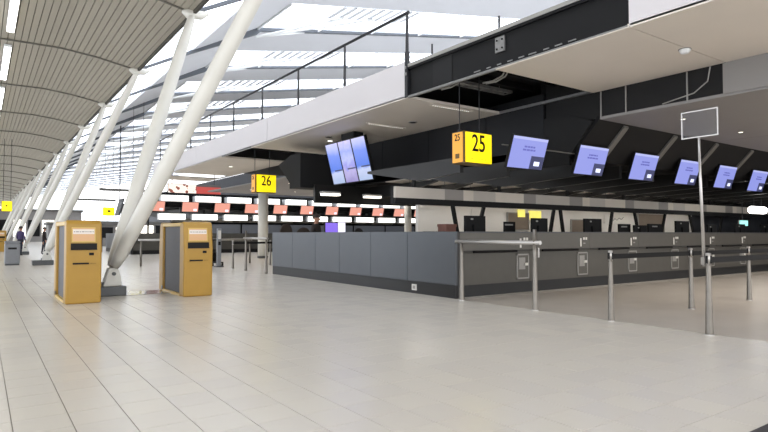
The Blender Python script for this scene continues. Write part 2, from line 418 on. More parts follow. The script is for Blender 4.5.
# dark end wall (bulkhead) of the canopy and the void side
bulk = thing('bulkhead', 'charcoal bulkhead dropping from the soffit beside the yellow 25 sign', None, kind='structure')
for a, b in ((8.74, 10.6), (10.62, 12.94), (12.96, 15.3), (15.32, 17.15)):
    MB().box(10.78, 10.9, a, b, 3.3, 4.6).build('bulkhead_panel', 'bulkhead', bulk)
MB().box(10.84, 37.9, 8.74, 8.84, 3.0, 4.9).build('front_panel', 'black_panel', bulk)
MB().box(10.84, 37.9, 17.05, 17.15, 3.0, 4.9).build('rear_panel', 'black_panel', bulk)
MB().box(10.86, 10.92, 4.77, 8.74, 3.8, 4.9).build('void_back', 'black_void', bulk)
for y in (7.25, 6.67, 5.42): MB().box(10.82, 10.85, y-.009, y+.009, 3.8, 4.36).build('hanger_rod', 'conduit', bulk)
MB().path([(10.84, 5.0, 4.36), (10.84, 5.05, 4.1), (10.84, 5.3, 3.93), (10.84, 5.9, 3.84)], .012, 6).build('cable', 'conduit', bulk)
MB().box(10.8, 10.92, MZ0, 4.77, 3.8, 4.36).build('side_panel', 'soffit_grey', bulk)
lows = thing('low_soffit', 'grey lower ceiling over the queueing area', None, kind='structure')
for a, b in ((10.84, 16), (16.02, 21.2), (21.22, 26.4), (26.42, 37.9)):
    MB().box(a, b, MZ0, 7.28, 3.76, 3.82).build('soffit_panel', 'soffit_grey', lows, bevel=.004)
for a, b in ((10.84, 16), (16.02, 21.2), (21.22, 26.4), (26.42, 37.9)):
    MB().box(a, b, 18.6, MZ1, 3.76, 3.82).build('soffit_panel', 'soffit_grey', lows, bevel=.004)
# ceiling fittings
t = thing('smoke_detector', 'small white round smoke detector on the pale soffit', 'smoke detector', (9.48, 4.77, 4.36))
MB().lathe([(.09, 0), (.09, -.03), (.06, -.07), (.03, -.075)], 16).build('body', 'steel_white', t, True)
MB().lathe([(.1, .0), (.1, -.012)], 16).build('mount_ring', 'grey_plate', t)
for (x, y, l) in ((8.7, 10.3, 'dotted linear lamp in the soffit beside the 25 sign'), (8.72, 13.05, 'dotted linear lamp in the soffit above the triple flight display')):
    t = thing('linear_lamp', l, 'ceiling light', (x, y, 4.36))
    MB().box(-.05, 1.25, -.05, .05, -.02, 0).build('rail', 'soffit', t)
    d = MB()
    for q in range(18): d.box(.0+q*.067, .024+q*.067, -.011, .011, -.028, -.02)
    d.build('led_row', 'lamp_dot', t)
for (x, y, l) in ((9.3, 16.2, 'small bright downlight behind the triple flight display'), (9.6, 12.2, 'round dark downlight between the dotted lamps'), (9.2, 25, 'downlight in the soffit beyond the 26 sign'), (8.9, 15.6, 'round dark downlight behind the triple flight display')):
    t = thing('downlight', l, 'ceiling light', (x, y, 4.36))
    MB().lathe([(.12, 0), (.12, -.02), (.09, -.02)], 16).build('trim_ring', 'grey_plate', t)
    MB().lathe([(.085, -.015), (.085, -.025)], 16).build('lens', 'lamp_led' if 'bright' in l or 'beyond' in l else 'dark_plastic', t)
for x in (12.2, 14.9, 17.6, 20.3, 23.0):  # extra rows added to brighten queue floor, soffit and rear pillars
    for y in (6.2, 3.6, 1.0, 20.4, 25.2, 30.0):
        t = thing('downlight', 'small downlight in the grey low ceiling, extra rows added as fill', 'ceiling light', (x, y, 3.76), 0, 'downlights in the grey low ceiling')
        MB().lathe([(.07, 0), (.07, -.015), (.05, -.015)], 12).build('trim_ring', 'grey_plate', t)
        MB().lathe([(.045, -.01), (.045, -.02)], 12).build('lens', 'lamp_soft', t)
        ld = bpy.data.lights.new('lamp_beam', 'SPOT'); ld.energy = 150; ld.color = (1, .92, .82); ld.spot_size = 2.4; ld.spot_blend = .8; ld.shadow_soft_size = .12
        lo_ = bpy.data.objects.new('lamp_beam', ld); COL.objects.link(lo_); lo_.parent = t; lo_.location = (0, 0, -.06)
# cable trays and ducts in the open gap above the 25 sign
t = thing('cable_tray', 'galvanised cable tray hanging in the open ceiling gap above the 25 sign', 'cable tray', (8.5, 9.3, 4.62))
m = MB(); m.box(0, 1.7, -.14, -.12, 0, .06); m.box(0, 1.7, .12, .14, 0, .06)
m.build('side_rail', 'galv', t)
for q in range(9): MB().box(.05+q*.2, .09+q*.2, -.14, .14, 0, .012).build('rung', 'galv', t)
MB().path([(0, .03, .04), (.8, -.04, .05), (1.3, .05, .06), (1.7, 0, .05)], .03, 6).build('cable', 'conduit', t, True)
MB().path([(.1, -.05, .04), (.9, .05, .05), (1.6, -.06, .05)], .025, 6).build('cable', 'conduit', t, True)
for q in (.2, 1.4): MB().tube((q, 0, .06), (q, 0, .25), .008, n=6).build('hanger_rod', 'galv', t)
for dx, dy, l in ((8.75, 8.0, 'pair of curved grey conduits bending into the ceiling gap near the white soffit'), (8.3, 8.9, 'short curved conduit hanging beside the cable tray')):
    t = thing('conduit_bend', l, 'conduit', (dx, dy, 4.4))
    for e in (0, .09):
        MB().path([(e, 0, .5), (e, .03, .3), (e-.02, .12, .16), (e-.1, .3, .08), (e-.2, .5, .06)], .018, 8).build('conduit', 'conduit', t, True)

# ------------------------------------------------------------------ leaning column pairs
def column_pair(yb, label, detail):
    t = thing('leaning_column_pair', label, 'column', (2.3, yb, 0), 0, 'leaning column pairs along the hall')
    m = MB().box(-.5, .26, -.3, .3, 0, .2).build('pedestal', 'base_grey', t, bevel=.02)
    for s in (-1, 1):
        a = Vector((.05, s*.13, .62)); b = Vector((5.05-2.3, s*3.65, 7.82)); ln = b-a
        pts = [a+ln*q for q in (0, .03, .12, .35, .6, .85, .97, 1)]
        MB().path(pts, [.10, .135, .155, .165, .165, .15, .11, .08], 18).build('strut', 'white_paint', t, True)
        f = MB(); f.prism([(-.17, .2), (.19, .2), (.18, .36), (.13, .54), (.05, .62), (-.06, .56)], s*.13-.035, s*.13+.035, 'Y')
        f = f.build('foot_plate', 'white_paint', t, bevel=.01)
        MB().tube((.03, s*.13-.07, .46), (.03, s*.13+.07, .46), .04, n=10).build('pin', 'base_grey', f)
    c = MB().box(-.18, .2, -.1, .1, .2, .28).build('foot_base', 'base_grey', t)
    return t
nm = ['white leaning column pair rising between the two yellow kiosks', 'white leaning column pair on a dark base behind the grey bin',
      'white leaning column pair beyond the grey bin', 'distant white leaning column pair, fourth along the slatted ceiling edge', 'distant white leaning column pair, fifth along the slatted ceiling edge', 'distant white leaning column pair, sixth along the slatted ceiling edge', 'distant white leaning column pair, seventh along the slatted ceiling edge', 'distant white leaning column pair, eighth along the slatted ceiling edge', 'distant white leaning column pair, ninth along the slatted ceiling edge', 'distant white leaning column pair nearest the glazed end wall']
for k in range(10): column_pair(13.35+14.6*k, nm[k], k < 3)
tag(MB().box(-.62, .62, -.42, .42, 0, .006).build('floor_plate', 'floor_plate', loc=(3.0, 13.45, 0)), 'shiny dark metal plate set on the floor between column base and kiosk', 'floor plate')

# ------------------------------------------------------------------ kiosks
def kiosk(loc, label):
    t = thing('check_in_kiosk', label, 'kiosk', loc, 0, 'yellow self-service kiosks')
    W, D, H = .60, 2.02, 1.52
    def pod(sgn):
        # outline in (y,z), front at y=0 ; mirrored for the rear pod
        out = [(.02, 0), (.34, 0), (.34, 1.42), (.33, 1.50), (.28, 1.54), (.16, 1.56), (.1, 1.55), (.06, 1.49), (.0, 1.0), (-.0, .9)]
        if sgn < 0: out = [(D-y, z) for y, z in out]
        return out
    b = MB().prism(pod(1), 0, W, 'X').build('front_pod', 'kiosk_yellow', t, bevel=.03)
    MB().prism(pod(-1), 0, W, 'X').build('rear_pod', 'kiosk_yellow', t, bevel=.03)
    MB().box(.05, W-.05, .34, D-.34, .04, 1.47).build('side_panel', 'kiosk_grey', t)
    MB().box(.0, W, .3, D-.3, 1.46, 1.54).build('top_band', 'kiosk_yellow_edge', t, bevel=.015)
    for xx in (0, W-.05): MB().box(xx, xx+.05, .33, D-.33, 0, .05).build('base_rail', 'kiosk_yellow_edge', t)
    MB().box(-.015, .0, D-.36, D-.30, .04, .12).build('hinge_block', 'grey_plate', t)
    # slanted upper face: from (y=0,z=1.0) to (y=.06,z=1.46)
    M = Matrix.Translation((0, 0, 1.0)) @ Matrix.Rotation(-math.atan2(.06, .46), 4, 'X')
    s = MB().box(.09, .49, -.006, .02, .15, .43, M).build('screen_bezel', 'kiosk_yellow_edge', t)
    MB().box(.11, .47, -.009, 0, .17, .41, M).build('screen', 'kiosk_screen', s)
    MB().box(.11, .47, -.0105, -.004, .30, .39, M).build('screen_header', 'kiosk_screen_white', s)
    x = .125
    tx = MB()
    while x < .45:
        wd = random.uniform(.02, .05); tx.box(x, min(x+wd, .46), -.012, -.006, .335, .35, M); x += wd+.012
    tag(tx.build('screen_text', 'kiosk_text', s), kind='stuff')
    MB().box(.075, .515, -.012, .02, .01, .125, M).build('scanner_tray', 'dark_plastic', t)
    MB().box(.075, .515, -.03, .0, .0, .015, M).build('tray_lip', 'dark_plastic', t)
    MB().box(.38, .46, -.012, .02, .90, .95).build('card_slot', 'black_plastic', t)
    MB().box(.11, .38, -.018, .02, .735, .765).build('ticket_slot', 'dark_plastic', t)
    MB().box(.40, .50, -.004, .02, .748, .752).build('seam', 'dark_plastic', t)
    MB().box(W, W+.02, .1, .3, .95, 1.25).build('side_handle', 'dark_plastic', t)
    return t
kiosk((1.3, 11.95, 0), 'yellow self-service kiosk standing just in front of the white leaning columns')
kiosk((3.44, 11.98, 0), 'yellow self-service kiosk with grey flank showing, beside the shiny floor plate')
k3 = kiosk((1.0, 50.5, 0), 'distant yellow kiosk beyond the grey bin')
kiosk((6.3, 48, 0), 'distant yellow kiosk half hidden behind the nearest leaning columns')
# grey bin
t = thing('waste_bin', 'grey waste bin standing beside the second leaning column pair', 'bin', (1.12, 28.6, 0))
MB().box(-.27, .27, -.3, .3, .04, .92).build('body', 'grey_bin', t, bevel=.06)
MB().prism([(-.3, .92), (.3, .92), (.26, 1.0), (-.26, 1.0)], -.27, .27, 'X').build('lid', 'grey_bin', t, bevel=.02)
MB().box(-.15, .15, -.305, -.29, .66, .74).build('opening', 'dark_plastic', t)
MB().box(-.25, .25, -.28, .28, 0, .05).build('foot', 'base_grey', t)

# ------------------------------------------------------------------ hanging gate-number signs
def number_sign(num, loc, label, ztop):
    t = thing('number_sign', label, 'sign', loc, 0, 'yellow number signs')
    W, D, H = .80, .36, .66
    MB().box(0, W, 0, D, 0, H).build('case', 'sign_case', t, bevel=.008)
    f = MB().box(.045, W-.01, -.012, .0, .02, H-.02).build('front_face', 'sign_yellow', t)
    text('number', num, .50, 'ink', f, Matrix.Translation((W/2+.01, -.013, H/2+.08)) @ FRONT, squeeze=.8)
    ic = MB(); x = .1
    while x < W-.12: wd = random.uniform(.03, .07); ic.box(x, x+wd, -.015, -.01, .08, .11); x += wd+.05
    tag(ic.build('small_print', 'ink_soft', f), kind='stuff')
    l = MB().box(-.012, .0, .03, D-.03, .02, H-.02).build('side_face', 'sign_orange', t)
    text('number', num, .2, 'ink', l, Matrix.Translation((-.013, D/2, H-.13)) @ LEFT, squeeze=.85)
    MB().box(-.016, -.01, D/2-.06, D/2+.06, .1, .2).build('pictogram', 'sign_case', l)
    for x in (.05, W-.18):
        MB().tube((x, D/2, H), (x, D/2, ztop-loc[2]), .010, n=8).build('hanging_rod', 'rail_black', t)
        MB().box(x-.03, x+.03, D/2-.03, D/2+.03, H, H+.05).build('rod_bracket', 'rail_black', t)
    return t
number_sign('25', (8.05, 8.55, 2.76), 'yellow hanging sign reading 25 beside the blue check-in screens', 4.9)
number_sign('26', (8.04, 19.35, 2.80), 'yellow hanging sign reading 26 over the far end of the grey counter', 4.9)
def far_sign(loc, label):
    t = thing('number_sign', label, 'sign', loc, 0, 'yellow number signs')
    MB().box(0, .8, 0, .4, 0, .66).build('case', 'sign_case', t)
    MB().box(.02, .78, -.012, 0, .02, .64).build('front_face', 'sign_yellow', t)
    MB().box(-.012, 0, .03, .37, .02, .64).build('side_face', 'sign_yellow', t)
    MB().box(.3, .5, -.02, -.01, .28, .42).build('pictogram', 'ink', t)
    for x in (.1, .7): MB().tube((x, .2, .66), (x, .2, rz(loc[0]+x)-loc[2]), .012, n=6).build('hanging_rod', 'rail_black', t)
    MB().box(-1.8, .9, .1, .3, 1.15, 1.3).build('support_beam', 'rib_grey', t)
    return t
far_sign((7.7, 38.2, 2.8), 'distant yellow sign glimpsed between the leaning columns')
far_sign((7.9, 49.3, 2.75), 'distant yellow sign on a dark beam beside a tilted display')
t = thing('number_sign', 'distant yellow sign hanging above the far grey bin and kiosk', 'sign', (1.25, 50, 2.95), 0, 'yellow number signs')
MB().box(0, .66, 0, .3, 0, .76).build('case', 'sign_case', t); MB().box(.02, .64, -.015, 0, .02, .74).build('front_face', 'sign_yellow', t); MB().box(.25, .36, -.02, -.01, .36, .48).build('pictogram', 'ink', t)
for x in (.1, .56): MB().tube((x, .15, .76), (x, .15, 5.4), .015, n=6).build('hanging_rod', 'rail_black', t)

# ------------------------------------------------------------------ triple flight display facing the walkway (-X)
def triple(loc, label):
    t = thing('flight_display', label, 'display', loc)
    TILT = Matrix.Rotation(math.radians(-15), 4, 'Y')     # upper edge leans out to the walkway
    for k in range(3):
        y0 = (k-1)*.76
        p_ = MB().box(-.04, .05, y0-.375, y0+.375, -.66, .66, TILT).build('panel', 'black_plastic', t)
        MB().box(-.048, -.04, y0-.345, y0+.345, -.63, .63, TILT).build('screen', 'fids_cloud' if k == 1 else 'fids_sky', p_)
        MB().box(-.052, -.047, y0-.345, y0+.1, -.24, -.20, TILT).build('caption_bar', 'screen_navy', p_)
    MB().box(.05, .12, -1.0, 1.0, -.3, .3, TILT).build('mount_frame', 'black_plastic', t)
    MB().box(-.1, .25, -.4, .3, .62, .85).build('ceiling_mount', 'black_plastic', t)
    MB().tube((.08, 0, .2), (.08, 0, .85), .05, n=10).build('drop_tube', 'black_plastic', t)
    return t
triple((9.12, 14.72, 3.51), 'tilted triple screen flight display with blue sky pictures under the soffit')

# ------------------------------------------------------------------ check-in island
PITCH_X = 2.15
def check_screen(loc, label, kind='lav', group=None):
    t = thing('check_in_screen', label, 'screen', loc, 0, group)
    M = Matrix.Rotation(math.radians(18), 4, 'X')          # leans down toward the queue
    W, H = 1.04, .64
    b = MB().box(-W/2-.02, W/2+.02, 0, .06, -H/2-.02, H/2+.02, M).build('casing', 'black_plastic', t)
    s = MB().box(-W/2, W/2, -.008, 0, -H/2, H/2, M).build('screen', 'screen_lav' if kind == 'lav' else 'screen_pink', t)
    if kind == 'lav':
        MB().box(-W/2, W/2, -.011, -.006, H/2-.055, H/2, M).build('header_bar', 'screen_head', s)
        tx = MB()
        for r, (n0, n1) in enumerate(((-.15, .17), (-.18, .2))):
            x = n0
            while x < n1: wd = random.uniform(.04, .1); tx.box(x, min(x+wd, n1), -.012, -.007, .11-r*.065, .145-r*.065, M); x += wd+.02
        tag(tx.build('screen_text', 'screen_text', s), kind='stuff')
        q = MB().box(W/2-.40, W/2-.01, -.014, -.007, -H/2, -H/2+.27, M).build('logo_box', 'screen_navy', s)
        MB().box(W/2-.29, W/2-.12, -.018, -.012, -H/2+.07, -H/2+.16, M).build('logo_mark', 'screen_icon', s)
    else:
        MB().box(W/2-.3, W/2-.08, -.014, -.007, -H/2+.05, -H/2+.2, M).build('logo_box', 'screen_white', s)
    MB().box(-.05, .05, .05, .35 if kind == 'lav' else .2, H/2-.25, H/2+.0, M).build('bracket', 'black_steel', t)
    return t

def counter_unit(loc, label, detail=True):
    t = thing('check_in_counter', label, 'counter', loc, 0, 'check-in counter units in a row')
    W = PITCH_X
    MB().prism([(.0, .96), (.03, .92), (.7, .92), (.7, 1.32), (.0, 1.32)], .004, W-.004, 'X').build('fascia', 'counter_fascia', t)
    MB().box(.004, W-.004, .05, .66, .25, .92).build('lower_panel', 'counter_front', t)
    MB().box(.0, W, .14, .6, 0, .25).build('plinth', 'plinth', t)
    MB().box(.0, W, -.01, .75, 1.32, 1.35).build('worktop', 'worktop', t)
    if detail:
        MB().box(.02, W-.02, -.015, .0, .93, .955).build('shadow_rail', 'counter_dark', t)
        MB().tube((.35, -.03, .93), (1.65, -.03, .93), .026, n=8).build('bumper_rail', 'black_plastic', t)
        MB().box(1.76, 1.83, .0, .02, .90, 1.24).build('door_strip', 'grey_plate', t) if False else None
        h = MB(); x0, x1, z0, z1 = 1.72, 2.12, .31, .86
        h.box(x0, x0+.03, .028, .05, z0, z1); h.box(x1-.03, x1, .028, .05, z0, z1); h.box(x0, x1, .028, .05, z0, z0+.03); h.box(x0, x1, .028, .05, z1-.03, z1)
        h = h.build('holder_frame', 'grey_plate', t)
        MB().box(x0+.03, x1-.03, .036, .05, z0+.03, z1-.03).build('holder_back', 'counter_fascia', h)
        MB().box(x0+.06, x0+.26, .02, .036, .52, .78).build('notice', 'grey_plate', h)
        MB().box(x0+.22, x0+.36, .02, .03, .60, .66).build('notice_tab', 'paper', h)
        MB().box(x0+.06, x0+.11, -.006, .0, 1.0, 1.2).build('white_strip', 'paper', t)
        for q in (0, .09): MB().box(1.9+q, 1.96+q, -.006, 0, 1.16, 1.22).build('icon', 'paper', t)
        MB().box(1.9, 1.98, -.006, 0, 1.06, 1.09).build('icon', 'grey_plate', t)
    return t

def desk_monitor(loc, label, w=.52, h=.42, rz=0, front=None, group=None):
    t = thing('computer_monitor', label, 'monitor', loc, rz, group)
    z0 = .1
    MB().box(-w/2, w/2, -.03, .03, z0, z0+h).build('casing', 'black_plastic', t, bevel=.012)
    if front:
        MB().box(-w/2+.02, w/2-.02, -.036, -.03, z0+.02, z0+h-.02).build('screen', front, t)
    else:
        MB().box(-.09, .09, -.07, -.03, z0+.1, z0+.3).build('rear_housing', 'black_plastic', t)
        MB().box(-.16, -.08, -.034, -.03, z0+h-.1, z0+h-.06).build('maker_mark', 'grey_plate', t)
    MB().tube((0, .02, 0.012), (0, .02, z0+.1), .025, n=10).build('stem', 'black_plastic', t)
    MB().lathe([(.12, 0), (.12, .012), (.05, .022)], 14).build('foot', 'black_plastic', t)
    return t

def office_chair(loc, label, m='black_fabric', rz=0, top=1.55, w=.5):
    t = thing('office_chair', label, 'chair', loc, rz, 'high office chairs behind the counters')
    sz = .72
    MB().box(-.24, .24, -.23, .23, sz, sz+.09).build('seat', m, t, bevel=.035)
    n = 9; outl = []
    hh = top-(sz+.18)
    for i in range(n+1):
        a = PI*i/n; outl.append((w/2*math.cos(a), sz+.18+hh*.6+hh*.4*math.sin(a)))
    outl += [(-w/2*.8, sz+.18), (w/2*.8, sz+.18)]
    MB().prism(outl, .2, .28, 'Y').build('backrest', m, t, bevel=.025)
    MB().tube((0, .24, sz+.02), (0, .27, sz+.4), .025, n=8).build('back_stem', 'black_plastic', t)
    MB().tube((0, 0, .1), (0, 0, sz), .03, n=10).build('gas_lift', 'chrome', t)
    for k in range(5):
        a = 2*PI*k/5; l = MB().tube((0, 0, .12), (.3*math.cos(a), .3*math.sin(a), .07), .025, .018, n=8).build('leg', 'black_plastic', t)
        MB().tube((.3*math.cos(a)-.02, .3*math.sin(a), .035), (.3*math.cos(a)+.02, .3*math.sin(a), .035), .035, n=10).build('caster', 'black_plastic', l)
    return t

def island(yf, n, near):
    yr = yf+8.8; L = XF+.05
    cnt = 'the near island' if near else 'the far island'
    # end wall of panels facing the walkway
    t = thing('counter_end_panel', 'grey-blue panelled end wall of the near check-in island' if near else 'grey panelled end wall of the far check-in island', 'counter', (XF, yf, 0))
    ys = [0, 1.58, 3.05, 4.54, 5.87, 7.33, 8.8]
    for a, b in zip(ys, ys[1:]):
        MB().box(.0, .06, a+.006, b-.006, .27, 1.35).build('panel', 'counter_grey', t, bevel=.004)
    MB().box(.06, .12, .0, 8.8, .05, 1.33).build('backing', 'counter_dark', t)
    MB().box(.012, .10, .01, 8.79, 0, .265).build('plinth', 'plinth', t)
    if near:
        o = MB().box(-.004, .012, 1.26, 1.42, .07, .2).build('socket_plate', 'paper', t)
        MB().box(-.01, -.004, 1.3, 1.38, .1, .17).build('socket', 'grey_plate', o)
        MB().box(.0, .06, 8.62, 8.78, .9, 1.31).build('corner_post', 'counter_grey', t) if False else None
    # counter units
    for k in range(n):
        x = XF+.12+k*PITCH_X
        lab = (ORD[k]+' check-in counter from the grey-blue end wall') if near else 'far check-in counter with dark front behind the barriers'
        counter_unit((x, yf, 0), lab, near)
    # canopy: joists, beige strip, struts
    c = thing('counter_canopy', 'black slatted canopy with a beige strip over '+('the near check-in counters' if near else 'the far check-in counters'), 'canopy', (XF, yf, 0))
    LX = n*PITCH_X+.5
    yo = -.5 if near else 0
    for side in (0, 1):
        def my(y): return y if side == 0 else 8.8-y
        j0 = None; x = (.6 if side == 0 else 3.5) if near else 3.1
        if near and side == 0:
            for q in (.6, 2.05): MB().prism([(.5, 2.62), (1.95, 2.55), (2.25, 2.60), (4.1, 2.9), (4.1, 2.96), (.5, 2.96)], q, q+.1, 'X').build('fin', 'joist', c)
            x = 3.5
        x00 = x
        while x < LX:
            if j0 is None: j0 = MB().prism([(my(yo), 2.66), (my(1.95), 2.55), (my(2.25), 2.60), (my(4.1), 2.9), (my(4.1), 2.96), (my(yo), 2.96)], x, x+.1, 'X').build('fin', 'joist', c)
            else: inst(j0, 'fin', c, (x-x00, 0, 0))
            x += 1.45
    for k in range(8 if near else 0):
        x = 2.9+k*2.9; MB().box(x, x+2.88, 2.3, 6.5, 2.97, 3.0).build('ceiling_panel', 'soffit', c)
    MB().box(3.05 if near else 3.1, LX, yo, 8.8-yo, 3.01, 3.05).build('deck', 'black_panel', c)
    if near: MB().box(1.3, LX, 8.3, 8.42, 2.34, 2.96).build('rear_beam', 'joist', c)
    y = 2.06; x = 0 if near else 3.0; k = 0
    while x < LX:
        wd = [1.5, .62, .35, .8, 1.1, .5][k % 6]
        MB().box(x, min(x+wd, LX), y-.04, y+.04, 2.14, 2.40).build('strip_panel', ['strip_beige', 'strip_dark', 'strip_tan', 'strip_beige', 'strip_tan', 'strip_dark'][k % 6], c)
        x += wd; k += 1
    MB().box(.0 if near else 3, LX, y+.05, y+.16, 2.0, 2.41).build('strip_carrier', 'black_steel', c)
    MB().box(.0 if near else 3, LX, y-.04, y+.04, 2.0, 2.14).build('strip_underside', 'black_steel', c)
    x = .62 if near else 3.12
    while x < LX:
        MB().box(x, x+.06, y+.06, y+.14, 2.39, 2.62).build('strip_hanger', 'black_steel', c); x += 2.9
    if near:
        for k, (xt, xb) in enumerate(((9.68, 9.92), (10.8, 10.45), (13.65, 13.38), (13.92, 14.12), (16.55, 16.3), (17.8, 18.1), (19.75, 19.35), (21.4, 21.8), (24.0, 23.6), (25.6, 26.0))):
            dx = -XF
            MB().prism([(xb+dx-.05, 1.0), (xb+dx+.05, 1.0), (xt+dx+.05, 2.06), (xt+dx-.05, 2.06)], 2.14, 2.2, 'Y').build('strut', 'black_steel', c)
    # sloped black soffit with ribs
    XS = 3.05
    if near:
        sl = thing('sloped_soffit', 'black sloped soffit with grey ribs above the blue check-in screens', None, (XF, yf, 0), kind='structure')
        MB().prism([(-1.26, 3.8), (-.5, 3.0), (-.5, 3.05), (-1.2, 3.86)], XS, LX, 'X').build('sloped_panel', 'black_panel', sl)
        for k in range(n-1):
            x = 4.1+PITCH_X*k
            MB().prism([(-1.22, 3.70), (-.66, 3.10), (-.62, 3.16), (-1.2, 3.78)], x-.09, x+.09, 'X').build('rib', 'rib_grey', sl)
        MB().box(.7, 3.0, -.64, -.60, 3.08, 3.10).build('screen_rail', 'rib_grey', sl)
        MB().prism([(9.3, 3.0), (10.06, 3.8), (10.0, 3.86), (9.3, 3.05)], XS, LX, 'X').build('rear_slope', 'black_panel', sl)
        # big dark end cheeks of the canopy
        MB().prism([(-.5, 2.85), (.3, 2.85), (.3, 4.0), (-.4, 4.0), (-1.1, 3.75), (-.5, 3.05)], XS-.06, XS, 'X').build('end_cheek', 'black_void', sl)
        MB().prism([(9.3, 2.85), (8.5, 2.85), (8.5, 4.0), (9.2, 4.0), (10.2, 3.75), (9.3, 3.05)], XS-2.2, XS, 'X').build('end_cheek', 'black_void', sl)
    else:
        fsf = thing('far_soffit', 'black box soffit above the far check-in counters', None, (XF, yf, 0), kind='structure'); MB().box(1.4, LX, -.4, 9.2, 3.06, 4.0).build('deck_box', 'black_panel', fsf)
    if not near:
        for q in range(8): MB().box(1.5+q*3.3, 1.6+q*3.3, 2.3, 2.4, 1.0 if q else 0, 3.06).build('strut', 'black_steel', c)
    # screens
    for k in range(n):
        x = 9.15+PITCH_X*k
        if near: check_screen((x, yf-.72, 2.96), (ORD[k]+' blue check-in screen from the yellow 25 sign'), 'lav', 'blue check-in screens under the canopy')
        else: check_screen((x, yf-.62, 3.08), 'pink check-in screen above the far counters', 'pink', 'pink screens above the far counters')
    return c

island(8.54, 11, True)
island(38.7, 12, False)

# lamps on the far island and under the near canopy; staff desk ones added as fill
for k in range(12):
    for (z, y, hgt, lab, grp) in ((3.40, 37.7, .40, 'upper white light box above the far pink screens', 'upper light boxes'), (2.22, 38.35, .42, 'lower white light box under the far pink screens', 'lower light boxes')):
        t = thing('light_box', lab, 'light', (9.35+PITCH_X*k, y, z), 0, grp)
        MB().box(.0, 1.75, .0, .62 if z > 3 else .3, -.0, hgt).build('housing', 'steel_white', t, bevel=.03)
        MB().box(.04, 1.71, -.02, .0, .03, hgt-.03).build('diffuser', 'lamp_led', t, bevel=.009)
        for x in (.3, 1.4): MB().box(x, x+.04, .1, .2 if z > 3 else .36, hgt, hgt+(.1 if z > 3 else .46)).build('hanger', 'rail_black', t)
for k in range(8):  # added out of sight to brighten the white wall behind the staff
    t = thing('staff_fill_lamp', 'added linear fill lamp hidden behind the beige canopy strip', 'light', (8.9+2.15*k, 11.7, 2.3), 0, 'added fill lamps above the staff desk')
    MB().box(0, 1.6, -.05, .05, .04, .08).build('housing', 'steel_white', t); MB().box(.02, 1.58, -.045, .045, .0, .04).build('diffuser', 'lamp_fill', t)
    for x in (.2, 1.4): MB().tube((x, 0, .08), (x, 0, .68), .008, n=6).build('wire', 'rail_black', t)
for (x, y, z, l) in ((8.65, 15.05, 2.5, 'warm rectangular lamp under the rear canopy, beside the 26 sign'), (10.35, 15.3, 2.5, 'warm rectangular lamp under the rear canopy, below the triple flight display')):
    t = thing('canopy_lamp', l, 'light', (x, y, z)); MB().box(-.3, .3, -.12, .12, .02, .08).build('housing', 'grey_plate', t); MB().box(-.28, .28, -.14, .1, -.04, .02).build('diffuser', 'lamp_soft', t)
t = thing('pendant_lamp', 'bright oval lamp at the right end of the beige canopy strip', 'light', (22.85, 9.0, 2.16))
MB().path([(-.6, 0, 0), (-.5, 0, 0), (.5, 0, 0), (.6, 0, 0)], [.06, .13, .13, .06], 14).build('diffuser', 'lamp_white', t, True)
for x in (-.3, .3): MB().tube((x, 0, .12), (x, 0, .42), .012, n=6).build('stem', 'rail_black', t)
t = thing('exit_sign', 'small glowing cyan sign below the oval lamp', 'sign', (24.2, 10.0, 1.72)); MB().box(-.3, .3, 0, .05, -.1, .1).build('face', 'lamp_cyan', t); MB().box(-.32, .32, .05, .1, -.12, .12).build('case', 'grey_plate', t); MB().tube((0, .07, .1), (0, .07, .9), .012, n=6).build('stem', 'rail_black', t)

# ------------------------------------------------------------------ behind the near counters
wall = thing('wall_back', 'white partition wall behind the check-in staff', None, kind='structure')
xs = [10.3, 12.4, 14.6, 16.8, 19.0, 21.3, 23.6, 25.9]
for a, b in zip(xs, xs[1:]): MB().box(a+.005, b-.005, 12.86, 12.98, 0, 2.5).build('wall_panel', 'wall_white', wall)
MB().box(25.9, 33, 12.86, 12.98, 0, 2.5).build('wall_panel', 'wall_dark', wall)
def flat(name, x0, x1, z0, z1, m, label, cat, y=12.85, fr=None):
    t = thing(name, label, cat, ((x0+x1)/2, y, z0))
    MB().box(-(x1-x0)/2, (x1-x0)/2, -.03, 0, 0, z1-z0).build('face', m, t)
    if fr:
        h = (x1-x0)/2; f = MB(); f.box(-h-.03, -h, -.05, 0, -.03, z1-z0+.03); f.box(h, h+.03, -.05, 0, -.03, z1-z0+.03); f.box(-h, h, -.05, 0, z1-z0, z1-z0+.03); f.box(-h, h, -.05, 0, -.03, 0); f.build('frame', fr, t)
    return t
flat('notice_board', 14.0, 15.0, 1.45, 1.98, 'taupe', 'taupe notice board on the white wall behind the counters', 'board', fr='grey_plate')
flat('poster', 14.45, 14.78, 1.86, 2.1, 'poster_yellow', 'yellow poster high on the white wall', 'poster', y=12.8)
flat('poster', 15.05, 15.65, 1.78, 2.08, 'poster_yellow', 'larger yellow poster beside the notice board', 'poster')
flat('cabinet_front', 17.3, 18.3, 1.2, 1.8, 'taupe', 'grey cabinet front against the white wall', 'cabinet', fr='grey_plate')
flat('cabinet_front', 21.6, 23.5, 1.3, 2.1, 'taupe', 'wide taupe shelf cabinet on the white wall', 'cabinet', fr='grey_plate')
t = flat('whiteboard', 19.3, 20.9, 1.7, 2.05, 'paper', 'whiteboard with scribbled lines on the white wall', 'whiteboard')
sc_ = MB(); sc_.path([(-.5+.06*i, -.035, .12+.04*math.sin(i*1.3)+.006*i) for i in range(17)], .008, 5); sc_.build('handwriting', 'ink', t)
ML = ['black computer monitor beside the first counter strut', 'black computer monitor on the second check-in counter', 'black computer monitor on the third check-in counter', 'black computer monitor on the fourth check-in counter', 'black computer monitor on the fifth check-in counter', 'black computer monitor on the sixth check-in counter', 'black computer monitor on the seventh check-in counter', 'black computer monitor near the oval lamp']
